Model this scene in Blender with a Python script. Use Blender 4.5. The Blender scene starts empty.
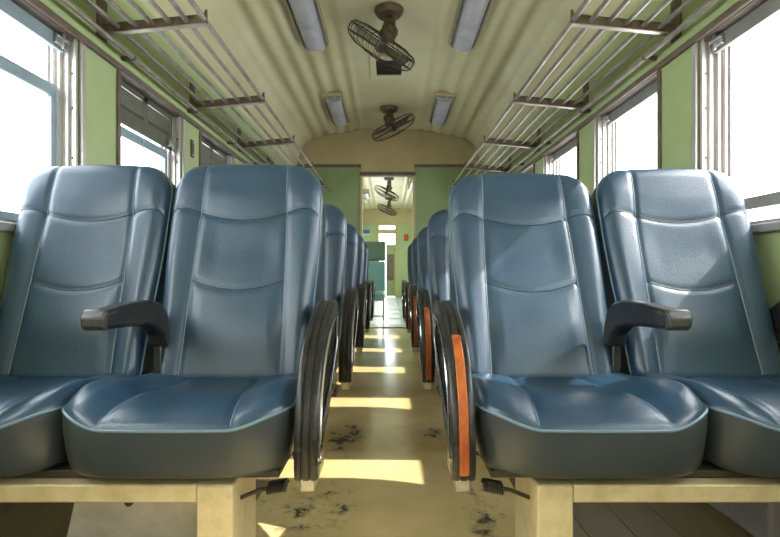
import bpy, math, random
from mathutils import Vector, Matrix
random.seed(7)
R = math.radians
sc = bpy.context.scene
COL = sc.collection

# ------------------------------------------------------------------ camera, sky, sun, exposure
H = 0.76
cam = bpy.data.cameras.new('camera')
cam.sensor_width = 36.0
cam.lens = 477.0 / 780.0 * 36.0
cam.shift_x = 1.0 / 780.0
cam.shift_y = 3.5 / 780.0
cam.clip_start = 0.02
cam_ob = bpy.data.objects.new('camera', cam)
cam_ob.location = (0, 0, H)
cam_ob.rotation_euler = (R(90), 0, 0)
COL.objects.link(cam_ob)
sc.camera = cam_ob

world = bpy.data.worlds.new('sky')
world.use_nodes = True
sc.world = world
bg = world.node_tree.nodes['Background']
bg.inputs[0].default_value = (0.93, 0.965, 1.0, 1)
bg.inputs[1].default_value = 6.0

sun = bpy.data.lights.new('sun', 'SUN')
sun.energy = 5.5
sun.angle = R(0.6)
sun.color = (1.0, 0.94, 0.82)
sun_ob = bpy.data.objects.new('sun', sun)
sun_ob.rotation_euler = Vector((-1.0, 0.02, -0.86)).to_track_quat('-Z', 'Y').to_euler()
sun_ob.location = (6, 0, 6)
COL.objects.link(sun_ob)

sc.view_settings.view_transform = 'Standard'
sc.view_settings.look = 'None'
sc.view_settings.gamma = 1.0
sc.view_settings.use_curve_mapping = False
sc.view_settings.exposure = 0.82
sc.cycles.max_bounces = 10
sc.cycles.diffuse_bounces = 6
sc.cycles.use_denoising = True

# ------------------------------------------------------------------ materials
def mat(name, col, rough=0.5, metal=0.0, col2=None, nscale=6.0, contrast=(0.35, 0.7), bump=0.0, bscale=200.0,
        rough2=None, spec=0.5, stretch=(1, 1, 1), coat=0.0, detail=5.0, fine=0.0, fscale=140.0, bdist=0.002):
    m = bpy.data.materials.new(name)
    m.use_nodes = True
    nt = m.node_tree
    b = nt.nodes['Principled BSDF']
    b.inputs['Base Color'].default_value = (*col, 1)
    b.inputs['Roughness'].default_value = rough
    b.inputs['Metallic'].default_value = metal
    b.inputs['Specular IOR Level'].default_value = spec
    b.inputs['Coat Weight'].default_value = coat
    tc = nt.nodes.new('ShaderNodeTexCoord')
    mp = nt.nodes.new('ShaderNodeMapping')
    mp.inputs['Scale'].default_value = stretch
    nt.links.new(tc.outputs['Object'], mp.inputs['Vector'])
    if col2 is not None:
        n = nt.nodes.new('ShaderNodeTexNoise')
        n.inputs['Scale'].default_value = nscale
        n.inputs['Detail'].default_value = detail
        n.inputs['Roughness'].default_value = 0.62
        nt.links.new(mp.outputs[0], n.inputs['Vector'])
        r = nt.nodes.new('ShaderNodeMapRange')
        r.inputs[1].default_value, r.inputs[2].default_value = contrast
        nt.links.new(n.outputs[0], r.inputs[0])
        mx = nt.nodes.new('ShaderNodeMix')
        mx.data_type = 'RGBA'
        mx.inputs[6].default_value = (*col, 1)
        mx.inputs[7].default_value = (*col2, 1)
        if fine > 0:
            nf = nt.nodes.new('ShaderNodeTexNoise'); nf.inputs['Scale'].default_value = fscale; nf.inputs['Detail'].default_value = 2.0
            nt.links.new(mp.outputs[0], nf.inputs['Vector'])
            ma = nt.nodes.new('ShaderNodeMath'); ma.operation = 'MULTIPLY_ADD'; ma.inputs[1].default_value = fine
            nt.links.new(nf.outputs[0], ma.inputs[0]); nt.links.new(n.outputs[0], ma.inputs[2])
            sb = nt.nodes.new('ShaderNodeMath'); sb.operation = 'SUBTRACT'; sb.inputs[1].default_value = fine * 0.5
            nt.links.new(ma.outputs[0], sb.inputs[0]); nt.links.new(sb.outputs[0], r.inputs[0])
        nt.links.new(r.outputs[0], mx.inputs[0])
        nt.links.new(mx.outputs[2], b.inputs['Base Color'])
        if rough2 is not None:
            r2 = nt.nodes.new('ShaderNodeMapRange')
            r2.inputs[3].default_value, r2.inputs[4].default_value = rough, rough2
            nt.links.new(r.outputs[0], r2.inputs[0])
            nt.links.new(r2.outputs[0], b.inputs['Roughness'])
    if bump > 0:
        n2 = nt.nodes.new('ShaderNodeTexNoise')
        n2.inputs['Scale'].default_value = bscale
        n2.inputs['Detail'].default_value = 3.0
        nt.links.new(mp.outputs[0], n2.inputs['Vector'])
        bp = nt.nodes.new('ShaderNodeBump')
        bp.inputs['Strength'].default_value = bump
        bp.inputs['Distance'].default_value = bdist
        nt.links.new(n2.outputs[0], bp.inputs['Height'])
        nt.links.new(bp.outputs[0], b.inputs['Normal'])
    return m

M = {}
M['vinyl'] = mat('blue_vinyl', (0.010, 0.037, 0.078), 0.25, col2=(0.024, 0.066, 0.118), nscale=7, contrast=(0.10, 0.85), bump=0.38, bscale=240, rough2=0.40, spec=0.75, fine=0.35, fscale=170, detail=6)
M['vinyl_side'] = mat('shaded_slate_vinyl', (0.034, 0.044, 0.052), 0.33, col2=(0.047, 0.055, 0.06), nscale=5, bump=0.12, bscale=300, spec=0.5)  # apron's shadow and tan floor reflection mixed into the vinyl colour; back shell shares it
M['piping'] = mat('pale_piping', (0.15, 0.23, 0.31), 0.35)
M['thread'] = mat('dark_seam', (0.012, 0.028, 0.05), 0.5)
M['black'] = mat('black_plastic', (0.010, 0.010, 0.011), 0.28, col2=(0.04, 0.037, 0.033), contrast=(0.45, 0.8), fine=0.8, fscale=90, nscale=12, bump=0.15, bscale=260, rough2=0.5)
M['worn'] = mat('worn_plastic_end', (0.028, 0.028, 0.028), 0.36, col2=(0.07, 0.07, 0.07), nscale=40)
M['wood'] = mat('orange_wood', (0.50, 0.13, 0.025), 0.35, col2=(0.23, 0.045, 0.012), nscale=26, stretch=(1, 1, 0.35), contrast=(0.4, 0.66))
M['steel'] = mat('dull_steel', (0.52, 0.52, 0.52), 0.32, metal=0.9, col2=(0.30, 0.29, 0.27), nscale=14, rough2=0.5)
M['chrome'] = mat('bright_steel', (0.72, 0.72, 0.72), 0.2, metal=1.0)
M['panelmetal'] = mat('galvanised_sheet', (0.72, 0.71, 0.72), 0.35, metal=0.25, col2=(0.48, 0.46, 0.46), nscale=9, bump=0.2, bscale=40)
M['cream'] = mat('cream_frame_paint', (0.62, 0.52, 0.31), 0.38, col2=(0.46, 0.36, 0.19), nscale=16, contrast=(0.45, 0.75), bump=0.1, bscale=60)
M['dark'] = mat('dark_iron', (0.028, 0.024, 0.02), 0.55, col2=(0.06, 0.045, 0.03), nscale=20)
M['green'] = mat('green_wall_paint', (0.36, 0.44, 0.215), 0.40, col2=(0.32, 0.40, 0.19), nscale=3.5, bump=0.06, bscale=25)
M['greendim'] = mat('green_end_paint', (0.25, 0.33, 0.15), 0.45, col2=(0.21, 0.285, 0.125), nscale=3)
M['ceil'] = mat('olive_cream_ceiling_paint', (0.55, 0.51, 0.32), 0.38, col2=(0.46, 0.40, 0.24), nscale=1.6, contrast=(0.4, 0.75), bump=0.05, bscale=14)
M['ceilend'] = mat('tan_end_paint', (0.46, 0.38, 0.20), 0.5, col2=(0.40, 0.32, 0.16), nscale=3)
M['brown'] = mat('brown_moulding', (0.15, 0.115, 0.085), 0.45, col2=(0.09, 0.065, 0.045), nscale=9)
M['rackrod'] = mat('rack_rod_metal', (0.34, 0.30, 0.26), 0.34, metal=0.5, col2=(0.18, 0.145, 0.12), nscale=12)
M['rackarm'] = mat('rack_bracket_metal', (0.15, 0.115, 0.08), 0.45, metal=0.3, col2=(0.09, 0.065, 0.045), nscale=18)
M['alu'] = mat('window_aluminium', (0.60, 0.58, 0.56), 0.33, metal=0.55, col2=(0.44, 0.41, 0.38), nscale=7, stretch=(1, 1, 0.2))
M['sash'] = mat('blue_grey_sash', (0.28, 0.37, 0.42), 0.4, metal=0.2, col2=(0.21, 0.28, 0.32), nscale=8)
M['sashgrey'] = mat('grey_sash', (0.36, 0.36, 0.34), 0.4, metal=0.2, col2=(0.27, 0.27, 0.25), nscale=8)
M['shutter'] = mat('olive_grey_shutter', (0.10, 0.10, 0.07), 0.5, col2=(0.075, 0.075, 0.055), nscale=8)
M['shutterlit'] = mat('lit_blue_grey_shutter', (0.24, 0.31, 0.34), 0.45, col2=(0.18, 0.23, 0.25), nscale=8)  # first left shutter: window light painted in as a paler blue-grey
M['shuttergrey'] = mat('grey_shutter', (0.22, 0.22, 0.20), 0.45, col2=(0.16, 0.16, 0.15), nscale=8)
M['diffuser'] = mat('frosted_light_cover', (0.42, 0.41, 0.45), 0.2, col2=(0.33, 0.32, 0.36), nscale=9)
M['rust'] = mat('rusty_brown_metal', (0.13, 0.085, 0.05), 0.45, metal=0.3, col2=(0.045, 0.03, 0.02), nscale=22)
M['wire'] = mat('dark_wire', (0.022, 0.018, 0.015), 0.45, metal=0.3)
M['blade'] = mat('olive_blade', (0.20, 0.17, 0.10), 0.4, metal=0.3)
M['plank'] = mat('floor_plank_paint', (0.27, 0.21, 0.11), 0.42, col2=(0.16, 0.115, 0.06), nscale=7, stretch=(1, 0.2, 1), bump=0.15, bscale=40)
M['palefloor'] = mat('pale_blue_grey_lino', (0.36, 0.43, 0.43), 0.22, col2=(0.34, 0.41, 0.42), nscale=4)
M['teal'] = mat('teal_vinyl', (0.11, 0.22, 0.22), 0.4, col2=(0.15, 0.27, 0.27), nscale=6)
M['tealdark'] = mat('dark_green_vinyl', (0.075, 0.12, 0.085), 0.42)
M['red'] = mat('red_paint', (0.45, 0.06, 0.02), 0.4)
M['bluesign'] = mat('blue_paint', (0.05, 0.19, 0.45), 0.4)
M['whitepaint'] = mat('white_paint', (0.7, 0.7, 0.68), 0.4)
M['duct'] = mat('grey_duct_paint', (0.34, 0.31, 0.31), 0.4, col2=(0.22, 0.20, 0.20), nscale=8)

# glass: thin pane, mostly clear with a surface reflection
g = bpy.data.materials.new('window_glass'); g.use_nodes = True
nt = g.node_tree; nt.nodes.clear()
out = nt.nodes.new('ShaderNodeOutputMaterial'); mixs = nt.nodes.new('ShaderNodeMixShader')
tr = nt.nodes.new('ShaderNodeBsdfTransparent'); gl = nt.nodes.new('ShaderNodeBsdfGlossy'); fr = nt.nodes.new('ShaderNodeLayerWeight'); pw = nt.nodes.new('ShaderNodeMath')
gl.inputs['Roughness'].default_value = 0.03; fr.inputs[0].default_value = 0.5; pw.operation = 'POWER'; pw.inputs[1].default_value = 5.0
tr.inputs[0].default_value = (0.94, 0.97, 0.97, 1)
nt.links.new(fr.outputs['Facing'], pw.inputs[0]); nt.links.new(pw.outputs[0], mixs.inputs[0]); nt.links.new(tr.outputs[0], mixs.inputs[1]); nt.links.new(gl.outputs[0], mixs.inputs[2])
nt.links.new(mixs.outputs[0], out.inputs[0]); M['glass'] = g

# aisle lino: mustard tan, glossy, dirty, with dark tar marks that belong to the floor
def floor_material():
    m = mat('mustard_lino', (0.76, 0.61, 0.31), 0.20, col2=(0.60, 0.46, 0.20), nscale=3.0, contrast=(0.35, 0.7), bump=0.10, bscale=18)
    nt = m.node_tree; b = nt.nodes['Principled BSDF']
    src = b.inputs['Base Color'].links[0].from_socket
    tc = nt.nodes.new('ShaderNodeTexCoord')
    def math_(op, a, bb=None):
        n = nt.nodes.new('ShaderNodeMath'); n.operation = op; n.use_clamp = False
        for i, v in enumerate((a, bb)):
            if v is None: continue
            if isinstance(v, (int, float)): n.inputs[i].default_value = v
            else: nt.links.new(v, n.inputs[i])
        return n.outputs[0]
    sp = nt.nodes.new('ShaderNodeSeparateXYZ'); nt.links.new(tc.outputs['Object'], sp.inputs[0])
    nz = nt.nodes.new('ShaderNodeTexNoise'); nz.inputs['Scale'].default_value = 16; nz.inputs['Detail'].default_value = 8
    nz.inputs['Roughness'].default_value = 0.7
    nt.links.new(tc.outputs['Object'], nz.inputs['Vector'])
    total = None
    for (cx, cy, rx, ry, amt) in ((-0.20, 2.20, 0.17, 0.30, 1.0), (0.08, 2.32, 0.16, 0.12, 0.6), (0.20, 2.28, 0.12, 0.2, 0.8), (-0.26, 1.55, 0.22, 0.25, 0.75),
                                  (0.30, 1.45, 0.10, 0.4, 0.8), (0.12, 3.4, 0.2, 0.2, 0.5), (-0.2, 3.3, 0.2, 0.2, 0.5)):
        dx = math_('DIVIDE', math_('SUBTRACT', sp.outputs[0], cx), rx)
        dy = math_('DIVIDE', math_('SUBTRACT', sp.outputs[1], cy), ry)
        d2 = math_('ADD', math_('MULTIPLY', dx, dx), math_('MULTIPLY', dy, dy))
        mr = nt.nodes.new('ShaderNodeMapRange'); mr.inputs[1].default_value = 1.0; mr.inputs[2].default_value = 0.0
        mr.inputs[3].default_value = 0.0; mr.inputs[4].default_value = amt
        nt.links.new(d2, mr.inputs[0])
        total = mr.outputs[0] if total is None else math_('MAXIMUM', total, mr.outputs[0])
    k = math_('ADD', math_('MULTIPLY', total, 0.26), nz.outputs[0])
    mr = nt.nodes.new('ShaderNodeMapRange'); mr.inputs[1].default_value = 0.66; mr.inputs[2].default_value = 0.80
    nt.links.new(k, mr.inputs[0])
    mx = nt.nodes.new('ShaderNodeMix'); mx.data_type = 'RGBA'
    nt.links.new(mr.outputs[0], mx.inputs[0]); nt.links.new(src, mx.inputs[6]); mx.inputs[7].default_value = (0.055, 0.042, 0.02, 1)
    nt.links.new(mx.outputs[2], b.inputs['Base Color'])
    mr2 = nt.nodes.new('ShaderNodeMapRange'); mr2.inputs[3].default_value = 0.17; mr2.inputs[4].default_value = 0.55
    nt.links.new(mr.outputs[0], mr2.inputs[0]); nt.links.new(mr2.outputs[0], b.inputs['Roughness'])
    return m
M['floor'] = floor_material()

# ------------------------------------------------------------------ mesh helpers
class MB:
    def __init__(s): s.v = []; s.f = []
    def add(s, vs, fs):
        o = len(s.v); s.v += [tuple(p) for p in vs]; s.f += [tuple(i + o for i in f) for f in fs]; return s
    def box(s, x0, x1, y0, y1, z0, z1, mtx=None):
        vs = [Vector(p) for p in ((x0, y0, z0), (x1, y0, z0), (x1, y1, z0), (x0, y1, z0), (x0, y0, z1), (x1, y0, z1), (x1, y1, z1), (x0, y1, z1))]
        if mtx: vs = [mtx @ p for p in vs]
        return s.add(vs, [(0, 3, 2, 1), (4, 5, 6, 7), (0, 1, 5, 4), (1, 2, 6, 5), (2, 3, 7, 6), (3, 0, 4, 7)])
    def tube(s, pts, r, n=8, closed=False):
        pts = [Vector(p) for p in pts]; k = len(pts); vs = []; fs = []; prev = None
        for i, p in enumerate(pts):
            a = pts[(i - 1) % k] if (closed or i > 0) else p
            b = pts[(i + 1) % k] if (closed or i < k - 1) else p
            t = (b - a).normalized()
            if prev is None:
                u = t.orthogonal().normalized()
            else:
                u = (prev - t * prev.dot(t)); u = u.normalized() if u.length > 1e-6 else t.orthogonal().normalized()
            prev = u; w = t.cross(u)
            rr = r[i] if isinstance(r, (list, tuple)) else r
            vs += [p + (u * math.cos(2 * math.pi * j / n) + w * math.sin(2 * math.pi * j / n)) * rr for j in range(n)]
        for i in range(k if closed else k - 1):
            o, q = i * n, ((i + 1) % k) * n
            fs += [(o + j, o + (j + 1) % n, q + (j + 1) % n, q + j) for j in range(n)]
        if not closed:
            fs.append(tuple(range(n - 1, -1, -1))); fs.append(tuple((k - 1) * n + j for j in range(n)))
        return s.add(vs, fs)
    def lathe(s, prof, n=20, mtx=None):
        vs = []; fs = []
        for (r, z) in prof:
            for j in range(n):
                p = Vector((r * math.cos(2 * math.pi * j / n), r * math.sin(2 * math.pi * j / n), z))
                vs.append(mtx @ p if mtx else p)
        for i in range(len(prof) - 1):
            o, q = i * n, (i + 1) * n
            fs += [(o + j, o + (j + 1) % n, q + (j + 1) % n, q + j) for j in range(n)]
        fs.append(tuple(range(n - 1, -1, -1))); fs.append(tuple((len(prof) - 1) * n + j for j in range(n)))
        return s.add(vs, fs)
    def prism(s, outline, x0, x1):          # outline in (y, z), extruded along x
        n = len(outline)
        vs = [(x0, y, z) for y, z in outline] + [(x1, y, z) for y, z in outline]
        fs = [tuple(range(n - 1, -1, -1)), tuple(range(n, 2 * n))] + [(i, (i + 1) % n, n + (i + 1) % n, n + i) for i in range(n)]
        return s.add(vs, fs)
    def mesh(s, name, m, smooth=True, angle=38):
        me = bpy.data.meshes.new(name)
        me.from_pydata(s.v, [], s.f); me.update()
        import bmesh
        b = bmesh.new(); b.from_mesh(me); bmesh.ops.recalc_face_normals(b, faces=b.faces); b.to_mesh(me); b.free()
        me.materials.append(m)
        if smooth:
            me.polygons.foreach_set('use_smooth', [True] * len(me.polygons)); me.set_sharp_from_angle(angle=R(angle))
        return me
    def build(s, name, m, parent=None, loc=None, bevel=0.0, smooth=True, angle=38, seg=2, **kw):
        return link(name, s.mesh(name, m, smooth, angle), parent, loc, bevel, seg, **kw)

def link(name, me, parent=None, loc=None, bevel=0.0, seg=2, **kw):
    o = bpy.data.objects.new(name, me); COL.objects.link(o)
    if parent: o.parent = parent
    if loc: o.location = loc
    if bevel > 0:
        md = o.modifiers.new('bevel', 'BEVEL'); md.width = bevel; md.segments = seg; md.limit_method = 'ANGLE'; md.angle_limit = R(40)
    for k, v in kw.items(): o[k] = v
    return o

def thing(name, label, cat, loc=(0, 0, 0), group=None):
    o = bpy.data.objects.new(name, None); COL.objects.link(o); o.location = loc; o.empty_display_size = 0.1
    o['label'] = label; o['category'] = cat
    if group: o['group'] = group
    return o

def struct(name, loc=(0, 0, 0)):
    o = bpy.data.objects.new(name, None); COL.objects.link(o); o.location = loc; o.empty_display_size = 0.1
    o['kind'] = 'structure'; return o

def copy_tree(o, parent=None):
    c = o.copy(); COL.objects.link(c)
    if parent: c.parent = parent
    for ch in list(o.children): copy_tree(ch, c)
    return c

def smooth_closed(pts, n):
    """Catmull-Rom through a closed 2-D outline, n samples by arc length"""
    k = len(pts); dense = []
    for i in range(k):
        p0, p1, p2, p3 = (Vector(pts[(i + j - 1) % k]) for j in range(4))
        for q in range(16):
            t = q / 16
            dense.append(0.5 * ((2 * p1) + (p2 - p0) * t + (2 * p0 - 5 * p1 + 4 * p2 - p3) * t * t + (3 * p1 - p0 - 3 * p2 + p3) * t ** 3))
    L = [0]
    for i in range(len(dense)): L.append(L[-1] + (dense[(i + 1) % len(dense)] - dense[i]).length)
    outp = []; j = 0
    for i in range(n):
        d = L[-1] * i / n
        while L[j + 1] < d: j += 1
        a, b = dense[j], dense[(j + 1) % len(dense)]
        f = (d - L[j]) / max(1e-9, L[j + 1] - L[j]); outp.append(a + (b - a) * f)
    return outp

def inset(loop, d):
    k = len(loop); area = sum(loop[i].x * loop[(i + 1) % k].y - loop[(i + 1) % k].x * loop[i].y for i in range(k))
    sg = 1 if area > 0 else -1; res = []
    for i in range(k):
        t = (loop[(i + 1) % k] - loop[i - 1]).normalized(); res.append(loop[i] + Vector((-t.y, t.x)) * sg * d)
    return res

def smoothstep(a, b, x):
    t = min(1, max(0, (x - a) / (b - a))); return t * t * (3 - 2 * t)

# ------------------------------------------------------------------ coach shell
HW, WT = 1.25, 0.12            # half width to the inner wall face, wall thickness
Y_BACK, Y_END = -2.5, 6.5      # behind the camera / end wall
SILL, HEAD = 0.92, 1.70
PITCH, P0, PW = 0.95, 1.93, 0.28

def ceil_z(x):
    a = abs(x); z0 = 2.715 - 0.125 * a * a
    if a <= 1.02: return z0
    t = min(1, (a - 1.02) / 0.24)
    return 2.08 + (z0 - 2.08) * (1 - t ** 2.4) ** (1 / 2.0)
def rib(x):
    a = abs(x)
    return 0.011 * math.cos(2 * math.pi * (a - 0.36) / 0.15) * smoothstep(0.30, 0.40, a) * (1 - smoothstep(1.08, 1.16, a)) if a > 0.30 else 0
def ceiling(name, y0, y1, m):
    xs = [-1.262 + 2.524 * i / 320 for i in range(321)]
    lo = [(x, ceil_z(x) - rib(x)) for x in xs]
    mb = MB(); n = len(xs)
    vs = [(x, y0, z) for x, z in lo] + [(x, y1, z) for x, z in lo] + [(x * 1.06, y0, z + 0.07) for x, z in lo] + [(x * 1.06, y1, z + 0.07) for x, z in lo]
    fs = []
    for i in range(n - 1):
        fs += [(i, i + 1, n + i + 1, n + i), (2 * n + i, 3 * n + i, 3 * n + i + 1, 2 * n + i + 1), (i, 2 * n + i, 2 * n + i + 1, i + 1),
               (n + i, n + i + 1, 3 * n + i + 1, 3 * n + i)]
    fs += [(0, n, 3 * n, 2 * n), (n - 1, 3 * n - 1, 4 * n - 1, 2 * n - 1)]
    mb.add(vs, fs); return mb.build(name, m, kind='structure', angle=60)

def shell(y0, y1, suffix, floor_m, plank=True):
    fl = struct('floor' + suffix)
    if plank:
        MB().box(-0.44, 0.44, y0, y1, -0.05, 0.0).build('lino', floor_m, fl)
        MB().box(-HW, HW, y0, y1, -0.09, -0.052).build('subfloor', M['dark'], fl)
        pm = MB().box(-0.0672, 0.0672, y0, y1, -0.05, -0.004).mesh('plank', M['plank'])
        for s in (-1, 1):
            for k in range(6): link('plank', pm, fl, (s * (0.442 + 0.0673 + 0.1362 * k), 0, 0), 0.002)
    else:
        MB().box(-HW, HW, y0, y1, -0.09, 0.0).build('lino', floor_m, fl)
    return fl

shell(Y_BACK, Y_END + 0.05, '', M['floor'])
ceiling('ceiling', Y_BACK, Y_END + 0.04, M['ceil'])

def window_spans(y0, y1):
    k0 = math.ceil((y0 - P0 + 0.02) / PITCH); ps = []
    k = k0 - 1
    while True:
        a = P0 + PITCH * k; b = a + PW
        if a > y1: break
        ps.append((max(a, y0), min(b, y1))); k += 1
    ps = [(a, b) for a, b in ps if b - a > 0.02]
    if ps[-1][1] < y1 and y1 - ps[-1][1] < 0.95 and False: pass
    return ps

def side_wall(sx, name, y0, y1, last_solid, detail=True):
    """lower wall, frieze, and one pillar between each two windows"""
    w = struct(name)
    X0, X1 = (HW, HW + WT) if sx > 0 else (-HW - WT, -HW)
    MB().box(X0, X1, y0, y1, -0.09, SILL).build('lower_panel', M['green'], w)
    MB().box(X0, X1, y0, y1, HEAD, 2.12).build('frieze', M['green'], w)
    ps = [p for p in window_spans(y0, y1)]
    ps = [(a, y1) if a >= last_solid - 0.01 else (a, b) for a, b in ps if a <= last_solid + 0.01]
    if ps[0][0] > y0 + 0.7: pass
    for a, b in ps:
        p = MB().box(X0, X1, a, b, SILL, HEAD).build('pillar', M['green'], w)
    return w, ps
LW, pillars = side_wall(-1, 'wall_left', Y_BACK, Y_END, 5.73)
RW, _ = side_wall(1, 'wall_right', Y_BACK, Y_END, 5.73)
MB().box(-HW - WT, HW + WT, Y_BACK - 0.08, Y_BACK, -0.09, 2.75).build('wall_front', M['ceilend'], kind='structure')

# header moulding, baseboards
tn = 0
for sx in (-1, 1):
    tn += 1
    x0, x1 = sorted((sx * HW, sx * (HW - 0.016)))
    t = MB().box(x0, x1, Y_BACK, Y_END, HEAD - 0.010, HEAD + 0.022).build('trim_%d' % tn, M['brown'], bevel=0.006, kind='structure')
    x0, x1 = sorted((sx * HW, sx * (HW - 0.032)))
    MB().box(x0, x1, Y_BACK, Y_END, SILL - 0.03, SILL).build('window_ledge', M['sashgrey'], t, bevel=0.005)
    x0, x1 = sorted((sx * HW, sx * (HW - 0.015)))
    MB().box(x0, x1, Y_BACK, Y_END, 0.0, 0.10).build('baseboard_' + ('left' if sx < 0 else 'right'), M['brown'], bevel=0.004, kind='structure')

# windows
def window(n, sx, a, b, sash_top, shut_bottom, mats, slats):
    w = struct('window_%d' % n, (sx * HW, 0, 0))
    fm, sm = mats
    def bx(x0, x1, *r):     # x measured outward from the inner wall face
        xa, xb = sorted((sx * x0, sx * x1)); return MB().box(xa, xb, *r)
    # jamb tracks on both sides: ribbed aluminium channels
    for (ya, d) in ((a, 1), (b, -1)):
        j = MB()
        def strip(x0, x1, t, z0=SILL, z1=HEAD):
            xa, xb = sorted((sx * x0, sx * x1)); y0, y1 = sorted((ya, ya + d * t)); j.box(xa, xb, y0, y1, z0, z1)
        strip(0.004, 0.118, 0.006)
        for x0, x1, t in ((0.004, 0.012, 0.022), (0.036, 0.044, 0.020), (0.066, 0.072, 0.026), (0.094, 0.100, 0.026), (0.112, 0.118, 0.03)): strip(x0, x1, t)
        jo = j.build('jamb_track', M['alu'], w)
        if d < 0:
            for z in (1.05, 1.22, 1.42, 1.56):
                MB().lathe([(0.005, 0), (0.005, 0.003), (0.002, 0.005)], 8, Matrix.Translation((sx * 0.025, b - 0.006, z)) @ Matrix.Rotation(R(90), 4, 'X')).build('screw', M['dark'], jo)
    bx(0.0, 0.119, a, b, SILL - 0.0, SILL + 0.014).build('sill', M['sashgrey'], w)
    bx(0.004, 0.119, a, b, HEAD - 0.008, HEAD).build('head_track', M['brown'], w)
    for nm, yy, mm in (('near_edge_strip', a - 0.012, M['brown']), ('far_edge_strip', b + 0.012, M['alu'])):
        MB().box(*sorted((0.0, -sx * 0.010)), yy - 0.012, yy + 0.012, SILL + 0.001, HEAD - 0.013).build('edge_strip', mm, w, bevel=0.002)
    # sliding glass sash
    y0, y1 = a + 0.028, b - 0.028
    fr = MB(); xa, xb = sorted((sx * 0.074, sx * 0.092)); z0 = SILL + 0.015
    if sash_top > 1.2:
        fr.box(xa, xb, y0, y1, sash_top - 0.05, sash_top); fr.box(xa, xb, y0, y1, z0, z0 + 0.035)
        fr.box(xa, xb, y0, y0 + 0.03, z0 + 0.035, sash_top - 0.05); fr.box(xa, xb, y1 - 0.03, y1, z0 + 0.035, sash_top - 0.05)
        f = fr.build('sash', fm, w, bevel=0.003)
        MB().box(sx * 0.083 - 0.002, sx * 0.083 + 0.002, y0 + 0.03, y1 - 0.03, z0 + 0.035, sash_top - 0.05).build('pane', M['glass'], f)
        ym = (y0 + y1) / 2 + 0.06; bx(0.066, 0.074, ym - 0.05, ym + 0.05, sash_top - 0.036, sash_top - 0.014).build('sash_pull', fm, f, bevel=0.003)
    else:                    # dropped into the wall: top rail and a strip of glass remain
        fr.box(xa, xb, y0, y1, sash_top - 0.045, sash_top); fr.box(xa, xb, y0, y0 + 0.03, z0, sash_top - 0.045); fr.box(xa, xb, y1 - 0.03, y1, z0, sash_top - 0.045)
        f = fr.build('sash', fm, w, bevel=0.003)
        MB().box(sx * 0.083 - 0.002, sx * 0.083 + 0.002, y0 + 0.03, y1 - 0.03, z0, sash_top - 0.045).build('pane', M['glass'], f)
    # louvred shutter, partly or wholly lowered
    xa, xb = sorted((sx * 0.046, sx * 0.064)); y0, y1 = a + 0.024, b - 0.024; ym = (y0 + y1) / 2
    top = HEAD - 0.009
    s = MB().box(xa, xb, y0, y1, shut_bottom, min(top, shut_bottom + 0.072))
    ztop = shut_bottom + 0.072
    if ztop < top:
        s.box(xa, xb, y0, y0 + 0.03, ztop, top); s.box(xa, xb, y1 - 0.03, y1, ztop, top); s.box(xa, xb, ym - 0.022, ym + 0.022, ztop, top); s.box(xa, xb, y0 + 0.03, y1 - 0.03, top - 0.028, top)
    so = s.build('shutter', sm, w, bevel=0.002)
    z = ztop + 0.012
    while z < top - 0.030 and ztop < top:
        for ya, yb in ((y0 + 0.03, ym - 0.022), (ym + 0.022, y1 - 0.03)):
            mx = Matrix.Translation((sx * 0.055, 0, z)) @ Matrix.Rotation(sx * R(38), 4, 'Y')
            MB().box(-0.0115, 0.0115, ya, yb, -0.0025, 0.0025, mx).build('slat', sm, so, smooth=False)
        z += 0.0195
    # catch at the bottom far corner
    yc = y1 - 0.045
    l = bx(0.030, 0.046, yc - 0.022, yc + 0.022, shut_bottom + 0.012, shut_bottom + 0.05); l.tube([(sx * 0.024, yc - 0.03, shut_bottom + 0.036), (sx * 0.024, yc + 0.038, shut_bottom + 0.036)], 0.006, 8)
    l.box(*sorted((sx * 0.024, sx * 0.032)), yc + 0.005, yc + 0.02, shut_bottom + 0.0, shut_bottom + 0.06)
    l.build('catch', M['steel'], so, bevel=0.002)
    return w
wn = 0
spans = [(P0 - 0.67 + PITCH * i, P0 + PITCH * i) for i in range(5)]
lcfg = [(1.503, 1.635, 'sash', 'shutterlit'), (1.485, 1.487, 'sash', 'shutter'), (1.485, 1.25, 'sash', 'shutter'), (1.485, 1.30, 'sash', 'shutter'), (1.485, 1.30, 'sash', 'shutter')]
for i, (a, b) in enumerate(spans):
    wn += 1; c = lcfg[i]; window(wn, -1, a, b, c[0], c[1], (M[c[2]], M[c[3]]), True)
for i, (a, b) in enumerate(spans):
    wn += 1; window(wn, 1, a, b, 1.035, 1.632, (M['sashgrey'], M['shuttergrey']), True)

# end wall with the doorway
DL, DR, DH = -0.38, 0.345, 2.10
ew = struct('wall_back')
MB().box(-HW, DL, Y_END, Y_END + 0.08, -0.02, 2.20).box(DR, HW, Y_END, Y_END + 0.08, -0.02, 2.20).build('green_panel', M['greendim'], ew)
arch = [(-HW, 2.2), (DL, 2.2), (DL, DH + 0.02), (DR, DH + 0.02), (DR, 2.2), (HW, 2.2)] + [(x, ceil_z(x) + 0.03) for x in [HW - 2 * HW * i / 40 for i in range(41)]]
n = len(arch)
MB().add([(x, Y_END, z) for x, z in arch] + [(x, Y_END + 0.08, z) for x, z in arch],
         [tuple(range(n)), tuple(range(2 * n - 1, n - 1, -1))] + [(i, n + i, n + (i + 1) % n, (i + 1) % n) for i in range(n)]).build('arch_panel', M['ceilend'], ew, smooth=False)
for x0, x1 in ((-HW, DL), (DR, HW)): MB().box(x0, x1, Y_END - 0.018, Y_END, 2.185, 2.225).build('picture_rail', M['brown'], ew, bevel=0.004)
ds = struct('door_1')
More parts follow.
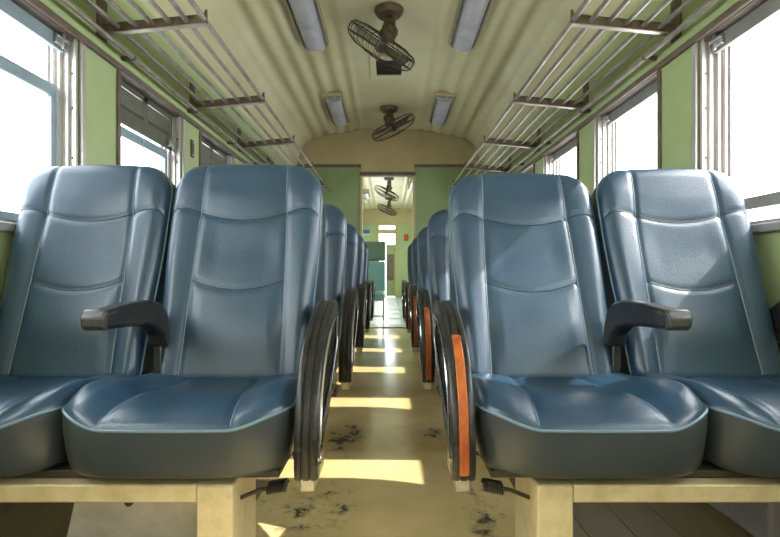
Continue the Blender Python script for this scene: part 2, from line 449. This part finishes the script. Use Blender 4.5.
MB().box(DL - 0.015, DR + 0.015, Y_END - 0.022, Y_END + 0.09, DH - 0.03, DH + 0.02).build('lintel', M['brown'], ds, bevel=0.004)
for x0, x1 in ((DL - 0.015, DL + 0.02), (DR - 0.02, DR + 0.015)): MB().box(x0, x1, Y_END - 0.022, Y_END + 0.09, 0, DH - 0.03).build('jamb', M['ceilend'], ds, bevel=0.004)
MB().box(DL, DR, Y_END - 0.03, Y_END + 0.09, 0.0, 0.012).build('threshold', M['steel'], ds, bevel=0.003)

# cove joint lines of the ceiling next to the end wall
pts = [(x, Y_END - 0.01, ceil_z(x) - 0.012) for x in [-1.2 + 2.4 * i / 40 for i in range(41)]]
MB().tube(pts, 0.004, 6).build('trim_3', M['ceilend'], kind='structure')

# ------------------------------------------------------------------ next coach through the doorway
Y2A, Y2B = Y_END + 0.10, 14.5
shell(Y_END + 0.06, 16.0, '.001', M['palefloor'], False)
ceiling('ceiling.001', Y_END + 0.05, Y2B + 0.04, M['ceil'])
for sx, nm in ((-1, 'wall_left.001'), (1, 'wall_right.001')):
    side_wall(sx, nm, Y_END + 0.02, Y2B + 0.1, 13.33, False)
ew2 = struct('wall_back.001')
D2L, D2R = -0.37, 0.25
MB().box(-HW, D2L, Y2B, Y2B + 0.08, -0.02, 2.20).box(D2R, HW, Y2B, Y2B + 0.08, -0.02, 2.20).build('green_panel', M['green'], ew2)
arch2 = [(-HW, 2.2), (D2L, 2.2), (D2L, 2.17), (D2R, 2.17), (D2R, 2.2), (HW, 2.2)] + arch[6:]
MB().add([(x, Y2B, z) for x, z in arch2] + [(x, Y2B + 0.08, z) for x, z in arch2],
         [tuple(range(n)), tuple(range(2 * n - 1, n - 1, -1))] + [(i, n + i, n + (i + 1) % n, (i + 1) % n) for i in range(n)]).build('arch_panel', M['ceilend'], ew2, smooth=False)
d2 = struct('door_2')
for x0, x1 in ((D2L, D2L + 0.07), (D2R - 0.07, D2R)): MB().box(x0, x1, Y2B - 0.03, Y2B + 0.09, 0, 2.17).build('jamb', M['ceilend'], d2, bevel=0.006)
MB().box(D2L + 0.07, D2R - 0.07, Y2B - 0.02, Y2B + 0.09, 1.93, 2.06).build('transom_bar', M['ceilend'], d2, bevel=0.006)
MB().box(D2L + 0.07, D2R - 0.07, Y2B + 0.03, Y2B + 0.036, 2.06, 2.17).build('pane', M['glass'], d2)
lf = MB().box(-0.09, 0.18, Y2B + 0.03, Y2B + 0.06, 0.02, 1.60).box(-0.09, -0.06, Y2B + 0.03, Y2B + 0.06, 1.60, 1.93).build('leaf', M['greendim'], d2, bevel=0.004)
MB().box(-0.06, 0.18, Y2B + 0.04, Y2B + 0.046, 1.60, 1.93).build('leaf_pane', M['glass'], lf)
MB().box(-0.05, 0.14, Y2B + 0.022, Y2B + 0.03, 0.5, 1.3).build('leaf_panel', M['brown'], lf, bevel=0.003)

# ------------------------------------------------------------------ luggage racks
def rack(sx, label):
    r = thing('luggage_rack', label, 'luggage rack', (sx * (HW - 0.0005), 2.07, 1.8), 'slatted luggage racks above the windows')
    ys = [2.07 + PITCH * i for i in range(-1, 5)]
    def RX(d): return -sx * d                                  # d = distance from the wall
    slope = lambda d: 0.015 + 0.05 * d / 0.45                  # rods rise slightly to the front
    for i, y in enumerate(ys):
        y -= 2.07
        b = MB()
        pl = [(0.0, -0.012), (0.462, 0.033), (0.462, 0.098), (0.452, 0.098), (0.446, 0.080), (0.0, 0.036)]
        nn = len(pl)
        vs = [(RX(d), y - 0.003, z) for d, z in pl] + [(RX(d), y + 0.003, z) for d, z in pl]
        b.add(vs, [tuple(range(nn)), tuple(range(2 * nn - 1, nn - 1, -1))] + [(k, nn + k, nn + (k + 1) % nn, (k + 1) % nn) for k in range(nn)])
        # bottom flange
        fl = [(0.0, y - 0.022, -0.018), (0.464, y - 0.022, 0.027), (0.464, y + 0.003, 0.027), (0.0, y + 0.003, -0.018)]
        br = b.build('bracket', M['rackarm'], r, bevel=0.0015); b = MB()
        b.add([(RX(d), yy, z) for d, yy, z in fl] + [(RX(d), yy, z + 0.006) for d, yy, z in fl], [(0, 1, 2, 3), (7, 6, 5, 4), (0, 4, 5, 1), (1, 5, 6, 2), (2, 6, 7, 3), (3, 7, 4, 0)])
        b.build('flange', M['rackrod'], br, bevel=0.0015)
        MB().box(*sorted((0, RX(0.008))), y - 0.035, y + 0.035, -0.03, 0.15).build('wall_plate', M['rackarm'], br, bevel=0.002)
    for k in range(6):
        d = 0.075 + 0.0745 * k
        z = -0.012 + 0.097 * d + 0.025
        MB().tube([(RX(d), -0.95 - 0.5, z), (RX(d), Y_END - 2.07 - 0.02, z)], 0.0120 if k == 5 else 0.0112, 10).build('rod', M['rackrod'], r)
    return r
rack(-1, 'six-rod metal luggage rack on brown brackets along the left wall')
rack(1, 'six-rod metal luggage rack on brown brackets along the right wall')
def conduit(sx, label):
    c = thing('conduit_pipe', label, 'pipe', (sx * (HW - 0.052), 2.0, 1.763), 'conduit pipes above the windows')
    MB().tube([(0, -3.0, 0), (0, Y_END - 2.02, 0)], 0.012, 10).build('tube', M['rackrod'], c)
    for k in range(7):
        y = -0.5 + 0.73 * k
        MB().box(*sorted((-sx * 0.014, sx * 0.0515)), y - 0.010, y + 0.010, -0.015, 0.006).build('clip', M['rackarm'], c, bevel=0.004)
conduit(-1, 'thin brown conduit pipe clipped to the left wall above the window heads')
conduit(1, 'thin brown conduit pipe clipped to the right wall above the window heads')

# ------------------------------------------------------------------ ceiling lights, vent, fans
def make_light():
    t = thing('ceiling_light', '', 'ceiling light', (0, 0, 0), 'fluorescent fittings on the ceiling')
    b = MB(); b.box(-0.115, 0.115, -0.45, 0.45, 0.0, 0.035)
    b.build('base_tray', M['ceilend'], t, bevel=0.006)
    prof = [(-0.085, 0.0), (-0.078, -0.045), (-0.055, -0.062), (0.055, -0.062), (0.078, -0.045), (0.085, 0.0)]
    k = len(prof); d = MB()
    d.add([(x, -0.41, z) for x, z in prof] + [(x, 0.41, z) for x, z in prof],
          [tuple(range(k)), tuple(range(2 * k - 1, k - 1, -1))] + [(i, k + i, k + (i + 1) % k, (i + 1) % k) for i in range(k)])
    d.build('diffuser', M['diffuser'], t, bevel=0.004)
    for s in (-1, 1): MB().box(s * 0.098 - 0.006, s * 0.098 + 0.006, -0.42, 0.42, -0.022, 0.0).build('side_trim', M['steel'], t, bevel=0.003)
    for s in (-1, 1): MB().box(-0.09, 0.09, s * 0.418 - 0.008, s * 0.418 + 0.008, -0.03, 0.0).build('end_cap', M['steel'], t, bevel=0.003)
    return t
lp = make_light(); first = True
for (x, y, lab) in ((-0.60, 3.50, 'grey covered light fitting on the ceiling, nearer of the two at left'), (0.60, 3.50, 'grey covered light fitting on the ceiling, nearer of the two at right'),
                    (-0.60, 5.50, 'grey covered light fitting on the ceiling left of the far fan'), (0.60, 5.50, 'grey covered light fitting on the ceiling right of the far fan'),
                    (-0.57, 11.5, 'tiny light fitting seen through the doorway, left of the fans'), (0.53, 10.2, 'tiny light fitting seen through the doorway, right of the fans')):
    o = lp if first else copy_tree(lp); first = False
    o.location = (x, y, ceil_z(x) - 0.040); o.rotation_euler = (0, R(4.5) * (1 if x > 0 else -1), 0); o['label'] = lab

v = thing('ceiling_vent', 'square ceiling vent with dark grille behind the nearer fan', 'vent', (0.0, 4.52, 2.71))
vf = MB(); vf.box(-0.18, -0.12, -0.24, 0.24, -0.022, -0.0).box(0.12, 0.18, -0.24, 0.24, -0.022, -0.0).box(-0.12, 0.12, -0.24, -0.17, -0.022, 0).box(-0.12, 0.12, 0.17, 0.24, -0.022, 0)
vf.build('frame', M['ceil'], v, bevel=0.004)
MB().box(-0.12, 0.12, -0.17, 0.17, -0.006, 0.0).build('backing', M['dark'], v)
for k in range(9):
    y = -0.15 + 0.0375 * k
    MB().box(-0.12, 0.12, -0.012, 0.012, -0.0015, 0.0015, Matrix.Translation((0, y, -0.013)) @ Matrix.Rotation(R(35), 4, 'X')).build('slat', M['shutter'], v)

def fan(loc, cdir, drop, label, grp='orbit fans hanging from the ceiling', scale=1.0):
    f = thing('ceiling_fan', label, 'fan', loc, grp)
    nrm = Vector(cdir).normalized()                         # from the cage towards the motor
    MB().lathe([(0.02, -0.05), (0.085, -0.045), (0.105, -0.02), (0.11, 0.0)][::1], 28).build('mounting_plate', M['rust'], f)
    s = MB(); s.tube([(0, 0, -0.045), (0, 0, -0.20)], 0.016, 12); s.lathe([(0.03, -0.12), (0.042, -0.11), (0.042, -0.08), (0.03, -0.07)], 18)
    s.tube([(0.035, -0.02, -0.045), (0.04, -0.02, -0.15), (0.03, 0, -0.20)], 0.012, 8)
    s.lathe([(0.03, -0.175), (0.05, -0.165), (0.05, -0.14), (0.03, -0.13)], 18); s.build('stem', M['rust'], f)
    c = Vector((-nrm.x * 0.10, -nrm.y * 0.10, -drop))        # cage centre
    q = nrm.to_track_quat('Z', 'Y').to_matrix().to_4x4()
    mx = Matrix.Translation(c) @ q
    m = MB(); m.lathe([(0.03, 0.035), (0.062, 0.045), (0.066, 0.075), (0.060, 0.10), (0.066, 0.105), (0.066, 0.12), (0.05, 0.15), (0.02, 0.16)], 22, mx)
    top = mx @ Vector((0, 0, 0.15)); m.tube([top, (top.x * 0.6, top.y * 0.6, -0.215), (0, 0, -0.19)], [0.03, 0.034, 0.028], 12)
    m.build('motor', M['rust'], f)
    RC = 0.275; w = MB()
    def ring(r, z, t, nseg=40): w.tube([mx @ Vector((r * math.cos(2 * math.pi * k / nseg), r * math.sin(2 * math.pi * k / nseg), z)) for k in range(nseg)], t, 6, True)
    ring(RC, 0.02, 0.005); ring(RC, -0.035, 0.005); ring(0.19, -0.088, 0.003); ring(0.19, 0.058, 0.003); ring(0.10, -0.098, 0.003)
    for k in range(32):
        a = 2 * math.pi * k / 32; ca, sa = math.cos(a), math.sin(a)
        w.tube([mx @ Vector((r * ca, r * sa, z)) for r, z in ((0.055, 0.06), (0.19, 0.056), (0.255, 0.043), (RC, 0.02), (RC + 0.003, -0.01), (RC, -0.035), (0.25, -0.062), (0.19, -0.087), (0.05, -0.10))], 0.0021, 4)
    w.build('cage', M['wire'], f)
    MB().lathe([(0.02, -0.108), (0.05, -0.106), (0.05, -0.098), (0.03, -0.095)], 20, mx).build('badge', M['rust'], f)
    MB().lathe([(0.012, -0.06), (0.035, -0.05), (0.035, -0.005), (0.02, 0.035)], 18, mx).build('hub', M['rust'], f)
    for k in range(4):
        a = 2 * math.pi * k / 4 + 0.4; bl = MB(); vs = []; nr, nt_ = 6, 5
        for i in range(nr):
            r = 0.03 + 0.20 * i / (nr - 1); wd = 0.9 * math.sin(0.55 + 1.9 * i / (nr - 1))
            for j in range(nt_):
                ph = a + (j / (nt_ - 1) - 0.5) * wd * 0.9
                vs.append(Vector((r * math.cos(ph), r * math.sin(ph), -0.018 + 0.05 * (j / (nt_ - 1) - 0.5))))
        lo = [mx @ p for p in vs]; hi = [mx @ (p + Vector((0, 0, 0.003))) for p in vs]; N = nr * nt_; fs = []
        for i in range(nr - 1):
            for j in range(nt_ - 1):
                p = i * nt_ + j; fs += [(p, p + 1, p + nt_ + 1, p + nt_), (N + p, N + p + nt_, N + p + nt_ + 1, N + p + 1)]
        rim = [j for j in range(nt_)] + [i * nt_ + nt_ - 1 for i in range(1, nr)] + [(nr - 1) * nt_ + j for j in range(nt_ - 2, -1, -1)] + [i * nt_ for i in range(nr - 2, 0, -1)]
        fs += [(rim[i], N + rim[i], N + rim[(i + 1) % len(rim)], rim[(i + 1) % len(rim)]) for i in range(len(rim))]
        bl.add(lo + hi, fs); bl.build('blade', M['blade'], f)
    return f
fan((0.0, 3.55, 2.71), (0.515, -0.34, 0.79), 0.245, 'caged fan hanging from the ceiling nearest the camera, tilted down to the right')
fan((0.0, 5.67, 2.71), (-0.45, -0.24, 0.86), 0.215, 'caged fan near the end wall, tilted up to the right')
fan((0.0, 9.9, 2.71), (0.45, -0.25, 0.84), 0.30, 'nearer of two small fans seen through the doorway', 'fans in the next coach')
fan((0.0, 12.6, 2.71), (0.40, -0.2, 0.84), 0.30, 'farther of two small fans seen through the doorway', 'fans in the next coach')

# ------------------------------------------------------------------ seats
BH, S_TOP, S_BOT = 0.715, 0.243, 0.226
def qc(x): x = min(1, max(0, x)); return math.sqrt(max(0, 1 - (1 - x) ** 2))
def bw(t): return S_BOT + (S_TOP - S_BOT) * smoothstep(0.0, 0.75, t)
def back_pt(s, t):
    a = abs(s); W = bw(t); Rt, Rb = 0.095, 0.05
    s0 = 1 - Rt / S_TOP; q = max(0, (a - s0) / (1 - s0)); zt = BH - 0.012 * s * s - Rt * (1 - math.sqrt(max(0, 1 - q * q)))
    s1 = 1 - Rb / S_BOT; q = max(0, (a - s1) / (1 - s1)); zb = Rb * (1 - math.sqrt(max(0, 1 - q * q)))
    z = zb + t * (zt - zb); x = s * W
    dx, dt, db = (1 - a) * W, (1 - t) * (zt - zb), t * (zt - zb)
    e = qc(dx / 0.042) * qc(dt / 0.05) * qc(db / 0.04)
    sv = 0.54 + 0.13 * (1 - t); th = 0.712 + 0.113 * s * s; tm = 0.396 + 0.13 * s * s
    y = 0.032 * e
    y += 0.009 * e * smoothstep(sv - 0.05, sv + 0.25, a) * smoothstep(0.98, 0.8, t)      # side bolsters
    y += 0.010 * e * smoothstep(th - 0.02, th + 0.12, t)                                 # headrest roll
    y += 0.010 * e * math.exp(-((t - 0.24) / 0.13) ** 2) * smoothstep(sv + 0.02, sv - 0.2, a)
    y -= 0.006 * math.exp(-((t - 0.58) / 0.10) ** 2) * smoothstep(sv, sv - 0.3, a)
    def groove(d, dep=0.0045, w=0.009): return dep * math.exp(-(d / w) ** 2)
    y -= e * groove((a - sv) * W)
    y -= e * groove((t - th) * BH)
    if a < sv + 0.03: y -= e * groove((t - tm) * BH) * smoothstep(sv + 0.03, sv - 0.03, a)
    return Vector((x, -y, z))
def grid_lists(ns, nt_):
    ss = [math.sin(math.pi / 2 * (-1 + 2 * i / ns)) * 0.35 + (-1 + 2 * i / ns) * 0.65 for i in range(ns + 1)]
    ts = [(0.5 - 0.5 * math.cos(math.pi * i / nt_)) * 0.3 + i / nt_ * 0.7 for i in range(nt_ + 1)]
    return ss, ts
def border(nS, nT):
    b = [(0, j) for j in range(nT)] + [(i, nT) for i in range(nS)] + [(nS, j) for j in range(nT, 0, -1)] + [(i, 0) for i in range(nS, 0, -1)]
    return b
nS, nT = 92, 116
ss, ts = grid_lists(nS, nT)
bk = MB(); G = [[back_pt(s, t) for t in ts] for s in ss]
idx = lambda i, j: i * (nT + 1) + j
bk.add([p for c in G for p in c], [(idx(i, j), idx(i + 1, j), idx(i + 1, j + 1), idx(i, j + 1)) for i in range(nS) for j in range(nT)])
BACK_ME = bk.mesh('backrest', M['vinyl'], True, 70)
loopb = [G[i][j] for i, j in border(nS, nT)][::2]
cen = Vector((0, 0, BH * 0.5))
def ring_side(loop, rings, cap=True):
    n = len(loop); vs = []; fs = []
    for k, fn in enumerate(rings): vs += [fn(p) for p in loop]
    for k in range(len(rings) - 1):
        fs += [(k * n + i, k * n + (i + 1) % n, (k + 1) * n + (i + 1) % n, (k + 1) * n + i) for i in range(n)]
    if cap: fs.append(tuple((len(rings) - 1) * n + i for i in range(n)))
    return MB().add(vs, fs)
def towards(p, k, dy): return Vector((cen.x + (p.x - cen.x) * k, dy, cen.z + (p.z - cen.z) * k))
SHELL_ME = ring_side(loopb, [lambda p: towards(p, 1, 0.0), lambda p: towards(p, 1.004, 0.02), lambda p: towards(p, 1.0, 0.055), lambda p: towards(p, 0.97, 0.085), lambda p: towards(p, 0.85, 0.098)]).mesh('back_shell', M['vinyl_side'], True, 60)
BPIPE_ME = MB().tube([p + Vector((0, -0.001, 0)) for p in loopb], 0.0034, 6, True).mesh('piping', M['piping'])
def seam_path(fn, n=40, off=0.0004): return [fn(k / n) + Vector((0, -off, 0)) for k in range(n + 1)]
SEAMS = []
for sg in (-1, 1):
    SEAMS.append(('upright_seam', MB().tube(seam_path(lambda k: back_pt(sg * (0.54 + 0.13 * (1 - (0.02 + 0.965 * k))), 0.02 + 0.965 * k)), 0.0017, 5).mesh('upright_seam', M['piping'])))
SEAMS.append(('upper_cross_seam', MB().tube(seam_path(lambda k: back_pt(-0.985 + 1.97 * k, 0.712 + 0.113 * (-0.985 + 1.97 * k) ** 2), 60), 0.0016, 5).mesh('upper_cross_seam', M['thread'])))
svm = 0.54 + 0.13 * (1 - 0.43)
SEAMS.append(('lower_cross_seam', MB().tube(seam_path(lambda k: back_pt(svm * (-1 + 2 * k), 0.396 + 0.13 * (svm * (-1 + 2 * k)) ** 2)), 0.0016, 5).mesh('lower_cross_seam', M['thread'])))

# cushions
CW = 0.262
def cush_pt(s, t):
    a = abs(s); Rf = 0.085; W = CW
    s0 = 1 - 0.125 / W; q = max(0, (a - s0) / (1 - s0)); yf = -0.405 + 0.012 * s * s + Rf * (1 - math.sqrt(max(0, 1 - q * q)))
    y = 0.05 + t * (yf - 0.05); x = s * W * (1 - 0.03 * (1 - t))
    dx, df, db = (1 - a) * W, (1 - t) * (0.05 - yf), t * (0.05 - yf)
    e = qc(dx / 0.07) * qc(df / 0.075)
    sv = 0.36 + 0.19 * t
    z = 0.420 + 0.008 * (1 - t) + (0.030 * smoothstep(0.50, 1.0, a) + 0.014 * smoothstep(0.8, 1.0, a) * smoothstep(1.0, 0.8, t)) * smoothstep(-0.1, 0.8, t) + 0.029 * e
    z += e * 0.013 * math.exp(-((t - 0.70) / 0.20) ** 2) - e * 0.006 * math.exp(-((t - 0.25) / 0.2) ** 2) * (1 - s * s)
    z += e * 0.006 * smoothstep(sv, sv + 0.25, a)
    z -= e * 0.006 * math.exp(-((a - sv) * W / 0.010) ** 2)
    return Vector((x, y, z))
nC = 76; cs, ct = grid_lists(nC, nC)
CG = [[cush_pt(s, t) for t in ct] for s in cs]; cidx = lambda i, j: i * (nC + 1) + j
CUSH_ME = MB().add([p for c in CG for p in c], [(cidx(i, j), cidx(i + 1, j), cidx(i + 1, j + 1), cidx(i, j + 1)) for i in range(nC) for j in range(nC)]).mesh('seat_cushion', M['vinyl'], True, 70)
loopc = [CG[i][j] for i, j in border(nC, nC)][::2]
cc = Vector((0, -0.18, 0))
def cring(k, z): return lambda p: Vector((cc.x + (p.x - cc.x) * k, cc.y + (p.y - cc.y) * k, p.z + (0.310 - p.z) * z / 0.112))
APRON_ME = ring_side(loopc, [cring(1, 0), cring(1.006, 0.012), cring(1.004, 0.035), cring(0.988, 0.070), cring(0.965, 0.098), cring(0.935, 0.109), cring(0.86, 0.112)]).mesh('apron', M['vinyl_side'], True, 60)
CPIPE_ME = MB().tube([p + Vector((0, 0, 0.0005)) for p in loopc], 0.0034, 6, True).mesh('piping', M['piping'])
CSEAMS = [MB().tube([cush_pt(sg * (0.36 + 0.19 * t), t) + Vector((0, 0, 0.0004)) for t in [0.30 + 0.69 * k / 36 for k in range(37)]], 0.0016, 5).mesh('cushion_seam', M['piping']) for sg in (-1, 1)]

ARM_OUT = [(-0.325, 0.640), (-0.328, 0.655), (-0.315, 0.670), (-0.20, 0.680), (-0.10, 0.682), (-0.045, 0.672), (-0.008, 0.645), (0.012, 0.60), (0.018, 0.54), (-0.025, 0.54), (-0.035, 0.575), (-0.075, 0.602), (-0.13, 0.616), (-0.315, 0.626)]
ARM_ME = MB().prism(ARM_OUT, -0.026, 0.026).mesh('armrest', M['black'])
SIDE = [(-0.37, 0.30), (-0.378, 0.36), (-0.366, 0.43), (-0.345, 0.49), (-0.305, 0.55), (-0.24, 0.602), (-0.15, 0.645), (-0.04, 0.672), (0.04, 0.672), (0.072, 0.645), (0.07, 0.58), (0.035, 0.52), (-0.05, 0.46), (-0.17, 0.395), (-0.28, 0.345), (-0.335, 0.308)]
side_loop = smooth_closed(SIDE, 84)
def side_ring():
    prof = [(0.004, -0.026), (0.0, -0.021), (0.0, -0.012), (0.003, -0.010), (0.003, -0.008), (0.0, -0.006), (0.0, 0.006), (0.003, 0.008), (0.003, 0.010), (0.0, 0.012), (0.0, 0.021), (0.004, 0.026), (0.040, 0.026), (0.046, 0.020), (0.046, -0.020), (0.040, -0.026)]
    loops = [inset(side_loop, d) for d, _ in prof]; n = len(side_loop); k = len(prof); vs = []; fs = []
    for (d, x), lp_ in zip(prof, loops): vs += [(x, p.x, p.y) for p in lp_]
    for a in range(k):
        b = (a + 1) % k
        fs += [(a * n + i, a * n + (i + 1) % n, b * n + (i + 1) % n, b * n + i) for i in range(n)]
    return MB().add(vs, fs)
SIDE_ME = side_ring().mesh('aisle_armrest', M['black'], True, 40)
inl = inset(side_loop, 0.045)
SIDEIN_ME = MB().prism([(p.x, p.y) for p in inl], -0.012, 0.012).mesh('inner_panel', M['chrome'])
inl2 = inset(side_loop, 0.046)
def side_strip():
    pts = side_loop; sel = [i for i, p in enumerate(pts) if p.x < -0.225 and 0.312 < p.y < 0.605 and (p.x < -0.345 or p.y > 0.48)]
    # outline order: keep them contiguous from the bottom upward
    sel.sort(key=lambda i: pts[i].y); vs = []; fs = []
    lo = inset(side_loop, -0.003); hi = inset(side_loop, 0.003)
    for i in sel: vs += [(-0.011, lo[i].x, lo[i].y), (0.011, lo[i].x, lo[i].y), (0.011, hi[i].x, hi[i].y), (-0.011, hi[i].x, hi[i].y)]
    for a in range(len(sel) - 1):
        o, q = a * 4, a * 4 + 4; fs += [(o + j, o + (j + 1) % 4, q + (j + 1) % 4, q + j) for j in range(4)]
    fs += [(0, 1, 2, 3), tuple(len(vs) - 4 + j for j in range(4))]
    return MB().add(vs, fs)
STRIP_ME = side_strip().mesh('wood_strip', M['wood'])

def seat_pair(sx, y0, label, c_in, c_out, mid, tune, wood):
    root = thing('double_seat', label, 'seat', (0, y0, 0), 'blue vinyl double seats along the aisle')
    for c, (zscale, recline) in zip((c_in, c_out), tune):
        b = link('backrest', BACK_ME, root, (sx * c, 0.0, 0.415)); b.rotation_euler = (R(-recline), 0, 0); b.scale = (1, 1, zscale)
        link('back_shell', SHELL_ME, b); link('piping', BPIPE_ME, b); [link(nm, me, b) for nm, me in SEAMS]
        q = link('seat_cushion', CUSH_ME, root, (sx * ((c_in + 0.014) if c == c_in else (c_in + 0.014 + 0.262 + 0.241)), 0, 0))
        q.scale = (1.0 if c == c_in else 0.915, 1, 1)
        link('apron', APRON_ME, q); link('piping', CPIPE_ME, q); [link('cushion_seam', me, q) for me in CSEAMS]
    # armrest between the two seats, and one by the wall
    for c, dy in ((mid, 0.0), (c_out + 0.254, 0.075)):
        a = link('armrest', ARM_ME, root, (sx * c, dy, 0), 0.012, 3)
        MB().prism([(-0.330, 0.636), (-0.332, 0.655), (-0.319, 0.672), (-0.309, 0.674), (-0.309, 0.624), (-0.318, 0.624)], -0.0268, 0.0268).build('end_cap', M['worn'], a, bevel=0.008)
        MB().box(-0.012, 0.012, -0.022, 0.014, 0.30, 0.56).build('support_post', M['black'], a, bevel=0.004)
    # oval side panel with armrest on the aisle
    ax = sx * (c_in - 0.287)
    a = link('aisle_armrest', SIDE_ME, root, (ax, 0, 0)); link('inner_panel', SIDEIN_ME, a)
    MB().tube([(-sx * 0.0265, p.x, p.y) for p in inl2], 0.0036, 6, True).build('trim_ring', M['chrome'], a)
    if wood: link('wood_strip', STRIP_ME, a, (0, -0.001, 0), 0.002)
    MB().box(-0.017, 0.017, -0.355, -0.20, 0.268, 0.318).build('mounting_foot', M['steel'], a, bevel=0.004)
    # frame
    xl0, xl1 = c_in - 0.125, c_in - 0.045
    def bx(x0, x1, *r): return MB().box(*sorted((sx * x0, sx * x1)), *r)
    bx(xl1, 1.215, -0.368, -0.328, 0.250, 0.290).build('front_beam', M['cream'], root, bevel=0.004)
    bx(xl0, 1.215, -0.02, 0.02, 0.250, 0.290).build('rear_beam', M['cream'], root, bevel=0.004)
    lg = MB().box(*sorted((sx * xl0, sx * xl1)), -0.370, -0.18, 0.014, 0.290).build('leg', M['cream'], root, bevel=0.005)
    bx(xl0 - 0.02, xl1 + 0.02, -0.375, -0.15, 0.0, 0.014).build('foot_plate', M['brown'], lg, bevel=0.003)
    bx(1.215, 1.233, -0.375, 0.03, 0.22, 0.295).build('wall_bracket', M['cream'], root, bevel=0.003)
    bx(c_in - 0.22, 1.20, -0.335, 0.05, 0.291, 0.309).build('seat_pan', M['dark'], root, bevel=0.003)
    # recline lever with its spring
    x_a, x_b = sx * (c_in - 0.235), sx * (c_in - 0.125)
    lv = MB().tube([(x_b, -0.31, 0.235), (sx * (c_in - 0.17), -0.315, 0.255), (x_a, -0.32, 0.27)], 0.005, 8).build('recline_lever', M['dark'], root)
    sp = []
    for k in range(73):
        t = k / 72; th = 2 * math.pi * 8 * t; sp.append((x_a + sx * (0.0 + 0.045 * t), -0.32 + 0.013 * math.cos(th), 0.270 - 0.008 * t + 0.013 * math.sin(th)))
    MB().tube(sp, 0.003, 5).build('spring', M['black'], lv)
    return root

ROW0, RP = 1.42, 0.93
ordn = ['nearest the camera', 'second from the camera', 'third from the camera', 'fourth from the camera', 'farthest, by the end wall']
left = seat_pair(-1, ROW0, 'blue vinyl double seat left of the aisle, ' + ordn[0], 0.470, 0.970, 0.680, ((1.035, 16.5), (1.03, 16.5)), False)
right = seat_pair(1, ROW0, 'blue vinyl double seat right of the aisle, ' + ordn[0], 0.452, 0.951, 0.668, ((1.03, 21.0), (1.035, 19.0)), True)
for k in range(1, 5):
    for o, nm in ((left, 'left'), (right, 'right')):
        c = copy_tree(o); c.location = (0, ROW0 + RP * k, 0)
        c['label'] = 'blue vinyl double seat %s of the aisle, %s' % (nm, ordn[k])
        if nm == 'left': c.scale = (1, 1, 1)
# galvanised sheet under the front left seat only
kp = MB(); P = [(-0.425, -0.33, 0.249), (-0.715, -0.33, 0.249), (-0.84, -0.20, 0.012), (-0.425, -0.20, 0.012)]
kp.add(P + [(x, y + 0.004, z) for x, y, z in P], [(0, 1, 2, 3), (7, 6, 5, 4), (0, 4, 5, 1), (1, 5, 6, 2), (2, 6, 7, 3), (3, 7, 4, 0)])
kpo = kp.build('kick_panel', M['panelmetal'], left)
MB().lathe([(0.010, 0), (0.010, 0.006), (0.004, 0.009)], 10, Matrix.Translation((-0.59, -0.334, 0.238)) @ Matrix.Rotation(R(90), 4, 'X')).build('bolt', M['dark'], kpo)

# heater duct along the right wall under the seats
hd = struct('trim_4', (1.13, 3.5, 0))
MB().box(-0.09, 0.10, -2.2, 2.8, 0.0, 0.16).build('heater_duct', M['duct'], hd, bevel=0.012)
MB().box(-0.15, -0.09, -2.05, -2.0, 0.10, 0.15).build('duct_outlet', M['dark'], hd, bevel=0.004)

# plate screwed to a left pillar
pl = thing('wall_plate', 'small dark plate screwed to the second green pillar on the left', 'plate', (-HW, 3.02, 1.54))
MB().box(0.0, 0.010, -0.022, 0.022, -0.055, 0.055).build('plate', M['rust'], pl, bevel=0.004)
for z in (-0.04, 0.04): MB().lathe([(0.006, 0), (0.006, 0.003), (0.003, 0.005)], 8, Matrix.Translation((0.010, 0, z)) @ Matrix.Rotation(R(90), 4, 'Y')).build('screw', M['steel'], pl)

# ------------------------------------------------------------------ next coach's contents
ts_ = thing('teal_seat', 'teal vinyl high-back seat seen through the doorway', 'seat', (-0.27, 7.9, 0))
def rbox(name, m, parent, *r, bevel=0.03, mtx=None): return MB().box(*r, mtx).build(name, m, parent, bevel=bevel, seg=3)
tl = Matrix.Translation((0, 0.02, 0.42)) @ Matrix.Rotation(R(-8), 4, 'X')
rbox('backrest', M['teal'], ts_, -0.21, 0.21, -0.05, 0.05, 0.0, 0.52, mtx=tl)
rbox('headrest', M['tealdark'], ts_, -0.215, 0.215, -0.06, 0.05, 0.53, 0.86, mtx=tl)
rbox('seat_cushion', M['teal'], ts_, -0.215, 0.215, -0.44, 0.02, 0.33, 0.45, bevel=0.04)
fr_ = MB().box(-0.20, 0.20, -0.40, 0.0, 0.30, 0.33).build('seat_frame', M['steel'], ts_, bevel=0.004)
for x in (-0.18, 0.18):
    for y in (-0.37, -0.03): MB().box(x - 0.018, x + 0.018, y - 0.018, y + 0.018, 0, 0.30).build('leg', M['steel'], ts_, bevel=0.004)
MB().box(-0.19, 0.19, -0.385, -0.355, 0.05, 0.08).build('footrail', M['steel'], ts_, bevel=0.004)

rb = thing('red_box', 'small red box on the far end wall right of the far door', 'box', (0.52, Y2B, 1.70))
MB().box(-0.06, 0.06, -0.09, 0, 0, 0.2).build('case', M['red'], rb, bevel=0.008)
MB().box(-0.045, 0.045, -0.096, -0.09, 0.02, 0.18).build('lid', M['red'], rb, bevel=0.003)
bs = thing('blue_board', 'small blue board on the far end wall left of the far door', 'sign', (-0.70, Y2B, 1.92))
MB().box(-0.11, 0.11, -0.02, 0, 0, 0.12).build('board', M['bluesign'], bs, bevel=0.004)
MB().box(-0.115, 0.115, -0.024, 0.0, -0.03, 0.0).build('lower_rail', M['whitepaint'], bs, bevel=0.003)
